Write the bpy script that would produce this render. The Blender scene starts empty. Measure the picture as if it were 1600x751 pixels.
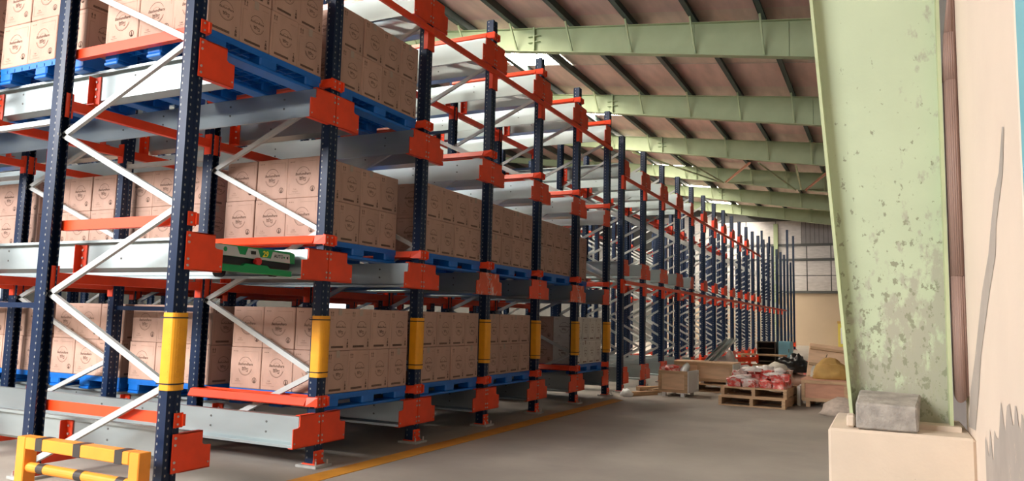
import bpy, bmesh, math, random
from mathutils import Vector, Matrix, noise
random.seed(7)
S = bpy.context.scene
COL = S.collection
# ------------------------------------------------------------------ camera, world, light, exposure
def rad(a): return math.radians(a)
F_PX = 1183.74
YAW, PITCH, ROLL = rad(-26.2006), rad(5.921), rad(1.3913)
CAM = Vector((4.2377, -3.5572, 1.2332))
fw = Vector((math.sin(YAW)*math.cos(PITCH), math.cos(YAW)*math.cos(PITCH), math.sin(PITCH)))
rt = Vector((math.cos(YAW), -math.sin(YAW), 0)); up = rt.cross(fw)
r2 = rt*math.cos(ROLL)+up*math.sin(ROLL); u2 = up*math.cos(ROLL)-rt*math.sin(ROLL)
cd = bpy.data.cameras.new('camera'); cam = bpy.data.objects.new('camera', cd); COL.objects.link(cam)
cam.matrix_world = Matrix(((r2.x, u2.x, -fw.x, CAM.x), (r2.y, u2.y, -fw.y, CAM.y), (r2.z, u2.z, -fw.z, CAM.z), (0, 0, 0, 1)))
cd.sensor_width = 36; cd.lens = F_PX/1600*36; cd.clip_start = 0.05; cd.clip_end = 300
S.camera = cam
S.view_settings.view_transform = 'Standard'; S.view_settings.look = 'None'
S.view_settings.gamma = 1; S.view_settings.use_curve_mapping = False
S.view_settings.exposure = -0.22
W = bpy.data.worlds.new('world'); S.world = W; W.use_nodes = True
W.node_tree.nodes['Background'].inputs[0].default_value = (0.86, 0.93, 1.0, 1)
W.node_tree.nodes['Background'].inputs[1].default_value = 0.3
def area(name, loc, rot, sx, sy, power, color):
    l = bpy.data.lights.new(name, 'AREA'); l.shape = 'RECTANGLE'; l.size = sx; l.size_y = sy
    l.energy = power; l.color = color
    o = bpy.data.objects.new(name, l); COL.objects.link(o); o.location = loc; o.rotation_euler = rot
    return o
# daylight through the high open bay in the near end wall, behind the viewer
key = area('high_opening_daylight', (-9.7, -9.6, 5.65), (rad(62), 0, 0), 18.6, 2.3, 3600, (1.0, 0.985, 0.975)); key.data.spread = rad(118)
# daylight through the open side door beside the viewer
area('side_door_daylight', (4.95, -3.6, 1.5), (0, rad(90), 0), 2.6, 4.4, 24, (1.0, 0.97, 0.94))
SKYLIGHT_STRENGTH = 96.0

# ------------------------------------------------------------------ materials
def mat(name, color, rough=0.6, metal=0.0, var=0.0, scale=6.0, bump=0.0, bscale=60.0, stretch=(1, 1, 1), objvar=0.0, spec=0.5, coord='Object'):
    m = bpy.data.materials.new(name); m.use_nodes = True
    nt = m.node_tree; n = nt.nodes; l = nt.links; b = n['Principled BSDF']
    b.inputs['Base Color'].default_value = (*color, 1); b.inputs['Roughness'].default_value = rough
    b.inputs['Metallic'].default_value = metal; b.inputs['Specular IOR Level'].default_value = spec
    tc = n.new('ShaderNodeTexCoord'); mp = n.new('ShaderNodeMapping'); mp.inputs['Scale'].default_value = stretch
    l.new(tc.outputs[coord], mp.inputs[0])
    last = None
    if var > 0:
        tx = n.new('ShaderNodeTexNoise'); tx.inputs['Scale'].default_value = scale; tx.inputs['Detail'].default_value = 6
        l.new(mp.outputs[0], tx.inputs['Vector'])
        mr = n.new('ShaderNodeMapRange'); mr.inputs[1].default_value = .3; mr.inputs[2].default_value = .7
        mr.inputs[3].default_value = 1-var; mr.inputs[4].default_value = 1+var; l.new(tx.outputs[0], mr.inputs[0])
        last = mr.outputs[0]
    if objvar > 0:
        oi = n.new('ShaderNodeObjectInfo'); mr = n.new('ShaderNodeMapRange')
        mr.inputs[3].default_value = 1-objvar; mr.inputs[4].default_value = 1+objvar; l.new(oi.outputs['Random'], mr.inputs[0])
        if last:
            mu = n.new('ShaderNodeMath'); mu.operation = 'MULTIPLY'; l.new(last, mu.inputs[0]); l.new(mr.outputs[0], mu.inputs[1]); last = mu.outputs[0]
        else: last = mr.outputs[0]
    if last:
        vm = n.new('ShaderNodeVectorMath'); vm.operation = 'SCALE'; vm.inputs[0].default_value = color
        l.new(last, vm.inputs['Scale']); l.new(vm.outputs[0], b.inputs['Base Color'])
    if bump > 0:
        tx = n.new('ShaderNodeTexNoise'); tx.inputs['Scale'].default_value = bscale; tx.inputs['Detail'].default_value = 4
        l.new(mp.outputs[0], tx.inputs['Vector']); bu = n.new('ShaderNodeBump'); bu.inputs['Strength'].default_value = bump
        bu.inputs['Distance'].default_value = .01; l.new(tx.outputs[0], bu.inputs['Height']); l.new(bu.outputs[0], b.inputs['Normal'])
    return m
def emis(name, color, strength):
    m = bpy.data.materials.new(name); m.use_nodes = True; nt = m.node_tree; nt.nodes.clear()
    e = nt.nodes.new('ShaderNodeEmission'); e.inputs[0].default_value = (*color, 1); e.inputs[1].default_value = strength
    o = nt.nodes.new('ShaderNodeOutputMaterial'); nt.links.new(e.outputs[0], o.inputs[0]); return m
def patch(m, color2, scale, lo, hi, zlo=None, zhi=None, stretch=(1, 1, 1), xlo=None, xhi=None):
    """worn patches with a shape of their own: a second colour shows through where noise passes a threshold,
    more of it between two heights (object z)"""
    nt = m.node_tree; n = nt.nodes; l = nt.links; b = n['Principled BSDF']
    src = b.inputs['Base Color'].links[0].from_socket if b.inputs['Base Color'].links else None
    tc = n.new('ShaderNodeTexCoord'); mp = n.new('ShaderNodeMapping'); mp.inputs['Scale'].default_value = stretch
    l.new(tc.outputs['Object'], mp.inputs[0])
    tx = n.new('ShaderNodeTexNoise'); tx.inputs['Scale'].default_value = scale; tx.inputs['Detail'].default_value = 8; tx.inputs['Roughness'].default_value = .65
    l.new(mp.outputs[0], tx.inputs['Vector']); v = tx.outputs[0]
    if zlo is not None:
        sp = n.new('ShaderNodeSeparateXYZ'); l.new(tc.outputs['Object'], sp.inputs[0])
        mr = n.new('ShaderNodeMapRange'); mr.inputs[1].default_value = zlo; mr.inputs[2].default_value = zhi
        mr.inputs[3].default_value = .22; mr.inputs[4].default_value = -.12; l.new(sp.outputs[2], mr.inputs[0])
        ad = n.new('ShaderNodeMath'); ad.operation = 'ADD'; l.new(v, ad.inputs[0]); l.new(mr.outputs[0], ad.inputs[1]); v = ad.outputs[0]
    if xlo is not None:
        mr = n.new('ShaderNodeMapRange'); mr.inputs[1].default_value = xlo; mr.inputs[2].default_value = xhi
        mr.inputs[3].default_value = -.13; mr.inputs[4].default_value = .10; l.new(sp.outputs[0], mr.inputs[0])
        ad = n.new('ShaderNodeMath'); ad.operation = 'ADD'; l.new(v, ad.inputs[0]); l.new(mr.outputs[0], ad.inputs[1]); v = ad.outputs[0]
    mr = n.new('ShaderNodeMapRange'); mr.inputs[1].default_value = lo; mr.inputs[2].default_value = hi; l.new(v, mr.inputs[0])
    mx = n.new('ShaderNodeMix'); mx.data_type = 'RGBA'; l.new(mr.outputs[0], mx.inputs[0])
    if src: l.new(src, mx.inputs[6])
    else: mx.inputs[6].default_value = b.inputs['Base Color'].default_value
    mx.inputs[7].default_value = (*color2, 1); l.new(mx.outputs[2], b.inputs['Base Color'])
    return m
M = {}
M['orange'] = mat('orange_paint', (0.80, 0.055, 0.009), .42, 0, .08, 8, objvar=.08)
M['orange_scuffed'] = patch(mat('orange_scuffed', (0.70, 0.09, 0.03), .45, 0, .1, 8), (.75, .7, .66), 7, .5, .62, stretch=(1, 1, .6))
M['galv'] = mat('galvanised_steel', (0.43, 0.49, 0.50), .42, .92, .14, 3.0, .05, 30, (.25, 1, 1))
M['brace'] = mat('zinc_brace', (0.48, 0.50, 0.49), .5, .2, .06, 10)
M['bolt'] = mat('bolt_zinc', (.55, .52, .5), .35, .6)
M['card'] = mat('cardboard', (0.455, 0.297, 0.235), .85, 0, .07, 9, .15, 120, (1, 1, .35), .07, .2)
M['card_white'] = mat('pale_carton', (0.62, 0.60, 0.56), .8, 0, .05, 9, .1, 120, (1, 1, .35), .05, .2)
M['ink'] = mat('carton_ink', (0.15, 0.095, 0.075), .8, spec=.1)
M['ink_faint'] = mat('carton_ink_faint', (0.24, 0.155, 0.12), .8, spec=.1)
M['tape'] = mat('packing_tape', (0.42, 0.34, 0.28), .25)
M['blue'] = mat('blue_plastic', (0.004, 0.135, 0.52), .38, 0, .08, 6, objvar=.06)
M['guard'] = mat('yellow_plastic', (0.83, 0.36, 0.01), .45, 0, .06, 12)
M['black'] = mat('black_rubber', (.012, .012, .013), .6)
M['green_paint'] = mat('green_steel_paint', (0.345, 0.41, 0.235), .55, 0, .07, 2.2, .08, 40)
M['column_paint'] = patch(patch(patch(mat('column_paint', (0.47, 0.555, 0.385), .55, 0, .05, 2.5, .08, 50), (.38, .385, .30), 13, .50, .59, .55, 1.95, (1, 1, .5), xlo=3.95, xhi=4.55), (.37, .38, .28), 48, .60, .68, .5, 1.7, (1, 1, .35)), (.26, .28, .19), 26, .76, .79, .9, 6, (1, 1, .7))
M['flange_paint'] = mat('flange_paint', (0.47, 0.54, 0.32), .55, 0, .12, 4, .06, 40)
M['purlin'] = mat('purlin_dark', (0.06, 0.085, 0.08), .55, .1, .15, 4)
M['insul'] = mat('roof_insulation', (0.66, 0.53, 0.45), .6, 0, .12, 1.4, .25, 22, (3, .6, 1))
M['insul_pink'] = mat('roof_insulation_pink', (0.68, 0.45, 0.42), .5, 0, .12, 1.4, .25, 22, (3, .6, 1))
M['cream'] = patch(mat('cream_plaster', (0.86, 0.735, 0.63), .8, 0, .04, 1.5, .12, 35), (.50, .44, .40), 2.2, .74, .78, -.1, 1.3, (1, 1.6, .7))
M['bare_plaster'] = patch(mat('bare_plaster', (.47, .42, .385), .85, 0, .08, 6), (.70, .59, .48), 9, .62, .68)
M['wall_dark'] = mat('dark_cladding_wall', (.10, .10, .095), .8, 0, .1, 2)
M['cream_plain'] = mat('cream_wall_paint', (0.55, 0.43, 0.31), .85, 0, .05, .6, .1, 20)
M['plinth'] = patch(mat('plinth_plaster', (0.67, 0.56, 0.45), .85, 0, .05, 4, .15, 40), (.34, .29, .24), 12, .70, .73)
M['conc'] = mat('floor_concrete', (0.325, 0.29, 0.25), .58, 0, .16, .9, .12, 14)
M['conc'] = patch(M['conc'], (.28, .25, .22), 2.2, .5, .8)
M['line'] = patch(mat('floor_line_paint', (0.55, 0.24, 0.025), .6, 0, .15, 5), (.25, .2, .15), 9, .62, .72)
M['grout'] = mat('grout', (.38, .38, .36), .8, 0, .2, 12, .2, 40)
M['block'] = mat('concrete_block', (0.34, 0.315, 0.285), .95, 0, .25, 16, .8, 55)
M['brown_sheet'] = mat('brown_sheet', (0.33, 0.215, 0.18), .55)
M['sky_blue'] = mat('blue_door_paint', (0.16, 0.52, 0.66), .45, 0, .05, 3)
M['foil'] = mat('foil_panel', (0.56, 0.52, 0.50), .45, .25, .12, 3, .5, 26, (1, 1, 5))
M['girt'] = mat('girt_dark', (0.10, 0.10, 0.095), .6)
M['cladding'] = mat('grey_cladding', (0.27, 0.25, 0.25), .5, .1, .08, 3)
M['shuttle_green'] = mat('shuttle_green', (0.004, 0.26, 0.075), .4)
M['shuttle_dark'] = mat('shuttle_dark', (.012, .014, .016), .5)
M['shuttle_silver'] = mat('shuttle_silver', (.55, .56, .55), .35, .4)
M['yellow_ink'] = mat('yellow_lettering', (.85, .68, .02), .5)
M['red'] = mat('red_plastic', (.62, .02, .02), .35)
M['white'] = mat('white_paint', (.78, .80, .80), .5, 0, .05, 4)
M['barrier'] = mat('barrier_orange', (0.80, 0.29, 0.03), .42, 0, .06, 6)
M['stripe'] = mat('barrier_black', (.035, .03, .028), .5)
M['wood'] = mat('crate_wood', (0.52, 0.34, 0.20), .8, 0, .18, 5, .2, 40, (1, 1, 6), .1)
M['ply'] = mat('plywood', (0.74, 0.51, 0.33), .75, 0, .12, 4, .1, 40, (1, 1, 4), .08)
M['ply_red'] = mat('plywood_red', (0.56, 0.29, 0.19), .75, 0, .14, 4, .1, 40, (1, 1, 4))
M['dark_wood'] = mat('dark_wood', (0.075, 0.055, 0.04), .7, 0, .2, 6)
M['sack'] = mat('yellow_sack', (0.50, 0.30, 0.085), .7, 0, .15, 5, .3, 30)
M['sack_pale'] = mat('pale_sack', (0.52, 0.47, 0.40), .6, 0, .15, 5, .3, 30)
M['bag_black'] = mat('black_bag', (.012, .012, .012), .3, 0, 0, 1, .5, 18)
M['film'] = mat('clear_film', (.72, .66, .62), .2, 0, .1, 8, .6, 25)
M['red_film'] = patch(mat('red_wrap', (.60, .055, .04), .3, 0, .3, 12, .6, 25), (.62, .42, .38), 11, .48, .6, stretch=(1, 1, 1.6))
M['pale_film_red'] = patch(mat('pale_red_wrap', (.66, .50, .46), .25, 0, .2, 12, .6, 25), (.60, .10, .08), 9, .52, .6)
M['pale_blue'] = mat('pale_blue_paint', (.22, .52, .66), .5, 0, .06, 4)
M['basin'] = mat('basin_blue', (.01, .06, .35), .35)
M['sand'] = mat('sand', (.52, .43, .36), .95, 0, .15, 20, .4, 60)
M['yellow_far'] = mat('yellow_cabinet', (.72, .58, .10), .5)
M['skylight'] = emis('skylight_daylight', (1.0, .91, .77), SKYLIGHT_STRENGTH)
M['window_light'] = emis('window_daylight', (.95, .98, 1.0), 2.5)

def navy_material():
    """navy enamel with the rows of punched slots, drawn along object z"""
    m = mat('navy_enamel', (0.005, 0.017, 0.052), .34, 0, .1, 5, spec=.28)
    nt = m.node_tree; n = nt.nodes; l = nt.links; b = n['Principled BSDF']
    src = b.inputs['Base Color'].links[0].from_socket
    tc = n.new('ShaderNodeTexCoord'); sp = n.new('ShaderNodeSeparateXYZ'); l.new(tc.outputs['Object'], sp.inputs[0])
    ge = n.new('ShaderNodeNewGeometry')
    vt = n.new('ShaderNodeVectorTransform'); vt.vector_type = 'NORMAL'; vt.convert_from = 'WORLD'; vt.convert_to = 'OBJECT'
    l.new(ge.outputs['Normal'], vt.inputs[0]); sn = n.new('ShaderNodeSeparateXYZ'); l.new(vt.outputs[0], sn.inputs[0])
    def mth(op, a, bb=None, c=None):
        k = n.new('ShaderNodeMath'); k.operation = op
        for i, v in enumerate((a, bb, c)):
            if v is None: continue
            if isinstance(v, (int, float)): k.inputs[i].default_value = v
            else: l.new(v, k.inputs[i])
        return k.outputs[0]
    # z phase
    zf = mth('ABSOLUTE', mth('SUBTRACT', mth('FRACT', mth('DIVIDE', sp.outputs[2], .05)), .5))      # 0..0.5
    zd = mth('MULTIPLY', zf, .05)
    # front face: two rows at |y| = .026 ; side faces: one row of slots at x = -.028
    dy = mth('ABSOLUTE', mth('SUBTRACT', mth('ABSOLUTE', sp.outputs[1]), .030))
    dx = mth('ABSOLUTE', mth('ADD', sp.outputs[0], .012))
    front = mth('GREATER_THAN', mth('ABSOLUTE', sn.outputs[0]), .7)
    d = mth('ADD', mth('MULTIPLY', front, dy), mth('MULTIPLY', mth('SUBTRACT', 1, front), dx))
    rr = mth('SQRT', mth('ADD', mth('POWER', mth('MULTIPLY', d, 1.4), 2), mth('POWER', zd, 2)))
    mask = mth('LESS_THAN', rr, .0085)
    mx = n.new('ShaderNodeMix'); mx.data_type = 'RGBA'; l.new(mask, mx.inputs[0]); l.new(src, mx.inputs[6])
    mx.inputs[7].default_value = (.22, .225, .22, 1); l.new(mx.outputs[2], b.inputs['Base Color'])  # slots coloured light grey to paint in the light showing through them
    return m
M['navy'] = navy_material()

# ------------------------------------------------------------------ mesh helpers
class MB:
    def __init__(s): s.v = []; s.f = []; s.m = []
    def quad(s, pts, mi=0):
        b = len(s.v); s.v += [tuple(p) for p in pts]; s.f.append(tuple(range(b, b+len(pts)))); s.m.append(mi)
    def hexa(s, p, mi=0):     # 8 points: bottom 4 ccw, top 4
        b = len(s.v); s.v += [tuple(q) for q in p]
        for f in ((3, 2, 1, 0), (4, 5, 6, 7), (0, 1, 5, 4), (1, 2, 6, 5), (2, 3, 7, 6), (3, 0, 4, 7)):
            s.f.append(tuple(b+i for i in f)); s.m.append(mi)
    def box(s, x0, y0, z0, x1, y1, z1, mi=0):
        if x1 < x0: x0, x1 = x1, x0
        if y1 < y0: y0, y1 = y1, y0
        if z1 < z0: z0, z1 = z1, z0
        s.hexa([(x0, y0, z0), (x1, y0, z0), (x1, y1, z0), (x0, y1, z0), (x0, y0, z1), (x1, y0, z1), (x1, y1, z1), (x0, y1, z1)], mi)
    def bar(s, a, b, w, h, upv=(0, 0, 1), mi=0):  # box along a->b, w sideways, h along up
        a = Vector(a); b = Vector(b); d = (b-a).normalized(); sd = d.cross(Vector(upv))
        if sd.length < 1e-6: sd = d.cross(Vector((1, 0, 0)))
        sd.normalize(); uu = sd.cross(d); sd *= w/2; uu *= h/2
        s.hexa([a-sd-uu, a+sd-uu, b+sd-uu, b-sd-uu, a-sd+uu, a+sd+uu, b+sd+uu, b-sd+uu], mi)
    def cyl(s, a, b, r, n=12, r2=None, mi=0, caps=True):
        a = Vector(a); b = Vector(b); d = (b-a).normalized(); t = Vector((0, 0, 1)) if abs(d.z) < .9 else Vector((1, 0, 0))
        e = d.cross(t).normalized(); g = d.cross(e); r2 = r if r2 is None else r2; k = len(s.v)
        for i in range(n):
            c = math.cos(2*math.pi*i/n); q = math.sin(2*math.pi*i/n)
            s.v.append(tuple(a+(e*c+g*q)*r)); s.v.append(tuple(b+(e*c+g*q)*r2))
        for i in range(n):
            j = (i+1) % n; s.f.append((k+2*i, k+2*i+1, k+2*j+1, k+2*j)); s.m.append(mi)
        if caps:
            s.f.append(tuple(k+2*i for i in range(n))); s.m.append(mi)
            s.f.append(tuple(k+2*i+1 for i in reversed(range(n)))); s.m.append(mi)
    def prism(s, poly, fn, a, b, mi=0):  # poly (u,v), fn(u,v,t)->xyz, caps at t=a,b
        n = len(poly); k = len(s.v)
        s.v += [tuple(fn(u, v, a)) for u, v in poly]+[tuple(fn(u, v, b)) for u, v in poly]
        s.f.append(tuple(range(k, k+n))[::-1]); s.m.append(mi); s.f.append(tuple(range(k+n, k+2*n))); s.m.append(mi)
        for i in range(n):
            j = (i+1) % n; s.f.append((k+i, k+j, k+n+j, k+n+i)); s.m.append(mi)
    def mesh(s, name, mats, bevel=0, smooth=False):
        me = bpy.data.meshes.new(name); me.from_pydata(s.v, [], s.f)
        for q in (mats if isinstance(mats, (list, tuple)) else [mats]): me.materials.append(M[q])
        me.polygons.foreach_set('material_index', s.m)
        bm = bmesh.new(); bm.from_mesh(me)
        bmesh.ops.recalc_face_normals(bm, faces=bm.faces)
        if bevel: bmesh.ops.bevel(bm, geom=[e for e in bm.edges if e.is_manifold], offset=bevel, segments=1, affect='EDGES', profile=.5)
        bm.to_mesh(me); bm.free()
        if smooth: me.polygons.foreach_set('use_smooth', [True]*len(me.polygons))
        me.update(); return me
def obj(name, me, parent=None, loc=(0, 0, 0), rot=(0, 0, 0)):
    o = bpy.data.objects.new(name, me); COL.objects.link(o); o.location = loc; o.rotation_euler = rot
    if parent is not None: o.parent = parent
    return o
def tag(o, label, cat, group=None):
    o['label'] = label; o['category'] = cat
    if group: o['group'] = group
    return o
def thing(name, label, cat, loc=(0, 0, 0), rz=0, group=None):
    o = bpy.data.objects.new(name, None); COL.objects.link(o); o.location = loc; o.rotation_euler = (0, 0, rz); o.empty_display_size = .1
    return tag(o, label, cat, group)
def decal(name, me, parent):
    o = obj(name, me, parent); o['kind'] = 'stuff'; return o
def struct(name, me, loc=(0, 0, 0), parent=None):
    o = obj(name, me, parent, loc); o['kind'] = 'structure'; return o
def bx(name, mats, *a, bevel=0):
    mb = MB(); mb.box(*a); return mb.mesh(name, mats, bevel)
ORD = ['first', 'second', 'third', 'fourth', 'fifth', 'sixth', 'seventh', 'eighth', 'ninth', 'tenth', 'eleventh', 'twelfth', 'thirteenth', 'fourteenth', 'fifteenth', 'sixteenth', 'seventeenth', 'eighteenth', 'nineteenth', 'twentieth', 'twenty-first', 'twenty-second', 'twenty-third', 'twenty-fourth']
LEV = ['ground', 'second', 'third', 'top']

# ------------------------------------------------------------------ text to flat faces
def text_faces(body, size, shear=0.0, bold=0.0, align='CENTER'):
    c = bpy.data.curves.new('lettering', 'FONT'); c.body = body; c.size = size; c.shear = shear; c.offset = bold
    c.align_x = align; c.align_y = 'CENTER'; c.resolution_u = 2; c.fill_mode = 'FRONT'
    o = bpy.data.objects.new('lettering', c); COL.objects.link(o)
    dg = bpy.context.evaluated_depsgraph_get(); me = bpy.data.meshes.new_from_object(o.evaluated_get(dg))
    v = [(p.co.x, p.co.y) for p in me.vertices]; f = [tuple(p.vertices) for p in me.polygons]
    bpy.data.objects.remove(o); bpy.data.curves.remove(c); bpy.data.meshes.remove(me)
    return v, f
class Print(MB):
    """flat print: collects 2d faces and maps them on a face plane"""
    def __init__(s, fn): MB.__init__(s); s.fn = fn
    def poly(s, pts, mi=0): s.quad([s.fn(*p) for p in pts], mi)
    def rect(s, u0, v0, u1, v1, mi=0): s.poly([(u0, v0), (u1, v0), (u1, v1), (u0, v1)], mi)
    def arc(s, cu, cv, r, w, a0, a1, n, mi=0):
        for i in range(n):
            a = rad(a0+(a1-a0)*i/n); b = rad(a0+(a1-a0)*(i+1)/n)
            s.poly([(cu+r*math.cos(a), cv+r*math.sin(a)), (cu+r*math.cos(b), cv+r*math.sin(b)), (cu+(r-w)*math.cos(b), cv+(r-w)*math.sin(b)), (cu+(r-w)*math.cos(a), cv+(r-w)*math.sin(a))], mi)
    def text(s, tf, cu, cv, mi=0):
        k = len(s.v); s.v += [tuple(s.fn(cu+u, cv+v)) for u, v in tf[0]]
        for f in tf[1]: s.f.append(tuple(k+i for i in f)); s.m.append(mi)

# ================================================================== STRUCTURE
FARY = 48.9
NEARY = -9.5
RX = 4.60     # inner face of the right wall
LX = -20.0
def roof_under(x): return 8.29-.119*x
def raf_top(x): return 7.98-.119*x
def raf_bot(x): return 7.275-.1555*x
fl = struct('floor', bx('floor', 'conc', LX-.3, NEARY-8, -.25, 9, FARY+.3, 0))
mb = MB(); mb.hexa([(.20, -2.5, .0), (.39, -2.5, .0), (.50, 8.15, .0), (.30, 8.25, .0), (.20, -2.5, .004), (.39, -2.5, .004), (.50, 8.15, .004), (.30, 8.25, .004)])
pl = obj('painted_line', mb.mesh('painted_line', 'line'), fl); pl['label'] = 'worn orange-yellow line painted along the rack face'
# far wall: cream masonry, then girts, foil panels and cladding
wf = struct('wall_far', bx('wall_far', 'cream_plain', LX, FARY, 0, 5.2, FARY+.3, 3.35))
for z, h in ((3.35, .16), (5.48, .13), (6.42, .16)):
    obj('girt', bx('girt', 'girt', LX, FARY-.12, z, 5.2, FARY-.01, z+h), wf)
xs = [-9.7, -7.8, -5.9, -4.0, -2.1, -.2, 1.25, 3.15, 5.2]
for i in range(len(xs)-1):
    for z0, z1 in ((3.5, 4.5), (4.5, 5.48), (5.6, 6.44)):
        obj('panel', bx('panel', 'foil', xs[i]+.03, FARY-.03, z0+.02, xs[i+1]-.03, FARY+.05, z1-.02), wf)
    if xs[i] < -.5:
        obj('panel', bx('panel', 'foil', xs[i]+.03, FARY-.03, 6.56, min(xs[i+1], -.5)-.03, FARY+.05, 8.6 if xs[i+1] < -4 else 8.1), wf)
mb = MB()
x = -.5
while x < 5.1:
    mb.hexa([(x, FARY-.02, 6.5), (x+.24, FARY-.02, 6.5), (x+.22, FARY+.06, 6.5), (x+.02, FARY+.06, 6.5), (x, FARY-.02, 8.1), (x+.24, FARY-.02, 8.1), (x+.22, FARY+.06, 8.1), (x+.02, FARY+.06, 8.1)]); x += .27
cl = obj('cladding', mb.mesh('cladding', 'cladding'), wf); cl['label'] = 'grey ribbed cladding'
obj('backing', bx('backing', 'girt', LX, FARY+.06, 3.3, 5.2, FARY+.1, 10), wf)
p = obj('wall_post', bx('wall_post', 'green_paint', -2.22, FARY-.3, 0, -1.95, FARY-.13, 7.9), wf); p['label'] = 'green steel wind post'
# left wall of the hall with daylight windows
wl = struct('wall_left', bx('wall_left', 'wall_dark', LX-.25, NEARY, 0, LX, FARY, 10.8))
struct('wall_light_block', bx('wall_light_block', 'wall_dark', -9.95, -.3, 0, -9.7, FARY, 5.3))  # partition added to block light and keep the deep rack dark
for i in range(2):
    y = 3+i*9.2
    wn = struct('window_%d' % (i+1), bx('window', 'girt', -9.7, y, 1.3, -9.65, y+1.9, 2.8))
    obj('pane', bx('pane', 'window_light', -9.65, y+.08, 1.38, -9.64, y+.91, 2.72), wn)
    obj('pane', bx('pane', 'window_light', -9.65, y+.99, 1.38, -9.64, y+1.82, 2.72), wn)
# right wall: plastered pier next to the viewer, then the long wall behind the columns
WR0 = struct('wall_right', bx('wall_right', 'cream', RX, -1.0, 0, RX+.26, .99, 8.2, bevel=.012))
wr = WR0
def streak(name, pts, m):
    mb = MB(); mb.quad([(RX-.0015, y, z) for y, z in pts]); o = obj(name, mb.mesh(name, m), wr); o['label'] = 'bare grey plaster mark'
L_ = [(-.67, 1.90), (-.55, 1.77), (-.42, 1.72), (-.29, 1.62), (-.18, 1.52), (.08, 1.39), (.45, 1.11), (.72, .94), (.86, .76)]
R_ = [(.55, .78), (.34, .97), (.22, 1.12), (-.17, 1.38), (-.38, 1.50), (-.43, 1.61), (-.57, 1.70), (-.64, 1.75), (-.71, 1.89)]
streak('plaster_streak', L_+R_, 'bare_plaster')
PP = [(-.99+i*.03, .93+.0*i) for i in range(40)]
PP = [(y, .98-.34*max(0, (y+.55))**1.0-.03*math.sin(i*1.1)-.10*noise.noise(Vector((i*.41, 2.2, 0)))) for i, (y, z) in enumerate(PP)]
streak('plaster_patch', [(-.99, .40), (PP[-1][0], .40)]+PP[::-1], 'bare_plaster')
struct('wall_right_far', bx('wall_right_far', 'cladding', RX+.16, .99, 0, RX+.4, FARY, 3.3))  # hidden wall, grey chosen to cut light bounced onto the rack
struct('wall_right_cladding', bx('wall_right_cladding', 'cladding', RX+.2, .99, 3.3, RX+.32, FARY, 7.9))
struct('wall_right_near', bx('wall_right_near', 'cream', RX, NEARY, 0, RX+.26, -5.6, 8.2))
struct('wall_right_lintel', bx('wall_right_lintel', 'cream', RX, -5.6, 3.7, RX+.26, -1.0, 8.2))
dj = struct('door_1', bx('door_jamb', 'sky_blue', RX+.003, -1.25, 0, RX+.24, -1.0, 3.7))
# unseen near end wall, low part raised to keep daylight off lower levels
struct('wall_near', bx('wall_near', 'cream_plain', .6, NEARY-.25, 4.45, RX, NEARY, 8))
struct('wall_near_low', bx('wall_near_low', 'cream_plain', LX, NEARY-.25, 0, RX, NEARY, 4.45))
struct('wall_near_lintel', bx('wall_near_lintel', 'cream_plain', LX, NEARY-.25, 6.85, .6, NEARY, 8))
# roof sheet in strips between purlins, skylight panels left out of it
PURX = [-3.87+1.47*k for k in range(-11, 6)]
RAFY = [.9+6*k for k in range(0, 8)]
xsr = [LX-.2]+PURX+[RX+.6]
skyx = [(-5.85, -3.88)]
ce = bpy.data.objects.new('ceiling', None); COL.objects.link(ce); ce['kind'] = 'structure'
def roof_piece(x0, x1, y0, y1, m, lift=0.0):
    mb = MB(); z0, z1 = roof_under(x0)+lift, roof_under(x1)+lift
    mb.hexa([(x0, y0, z0), (x1, y0, z1), (x1, y1, z1), (x0, y1, z0), (x0, y0, z0+.05), (x1, y0, z1+.05), (x1, y1, z1+.05), (x0, y1, z0+.05)])
    return mb.mesh('roof_piece', m)
nwin = 4
ystops = [NEARY]+RAFY+[FARY]
for j in range(len(ystops)-1):
    y0, y1 = ystops[j], ystops[j+1]
    sk0, sk1 = (y0+1.5, y0+3.75)
    mid = y0+(y1-y0)*.63
    for band in ((LX-.2, -5.85), (-5.85, -3.88), (-3.88, RX+.6)):
        cuts = [(y0, mid, 'insul'), (mid, y1, 'insul_pink')]
        if band in skyx:
            cuts = [(y0, sk0, 'insul'), (sk1, y1, 'insul_pink')]
            w = struct('window_%d' % nwin, roof_piece(band[0], band[1], sk0, sk1, 'skylight')); nwin += 1
        for a, b, m in cuts:
            obj('roof_sheet', roof_piece(band[0], band[1], a, b, m), ce)
    # seams of the insulation blanket
    for q in (.31, .63):
        yy = y0+(y1-y0)*q
        mb = MB(); mb.hexa([(LX, yy-.012, roof_under(LX)-.012), (RX+.5, yy-.012, roof_under(RX+.5)-.012), (RX+.5, yy+.012, roof_under(RX+.5)-.012), (LX, yy+.012, roof_under(LX)-.012),
                            (LX, yy-.012, roof_under(LX)), (RX+.5, yy-.012, roof_under(RX+.5)), (RX+.5, yy+.012, roof_under(RX+.5)), (LX, yy+.012, roof_under(LX))])
        obj('seam', mb.mesh('seam', 'film'), ce)
# purlins
for i, px in enumerate(PURX):
    z = raf_top(px)
    mb = MB(); mb.box(px-.006, NEARY, z, px+.006, FARY, z+.29); mb.box(px-.006, NEARY, z, px+.11, FARY, z+.012); mb.box(px-.11, NEARY, z+.28, px+.006, FARY, z+.29); mb.box(px+.104, NEARY, z, px+.11, FARY, z+.035)
    pr = obj('roof_purlin', mb.mesh('roof_purlin', 'purlin'))
    tag(pr, 'dark steel roof purlin running the length of the hall, %s from the right wall' % ORD[len(PURX)-1-i], 'purlin', 'roof purlins')
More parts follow.
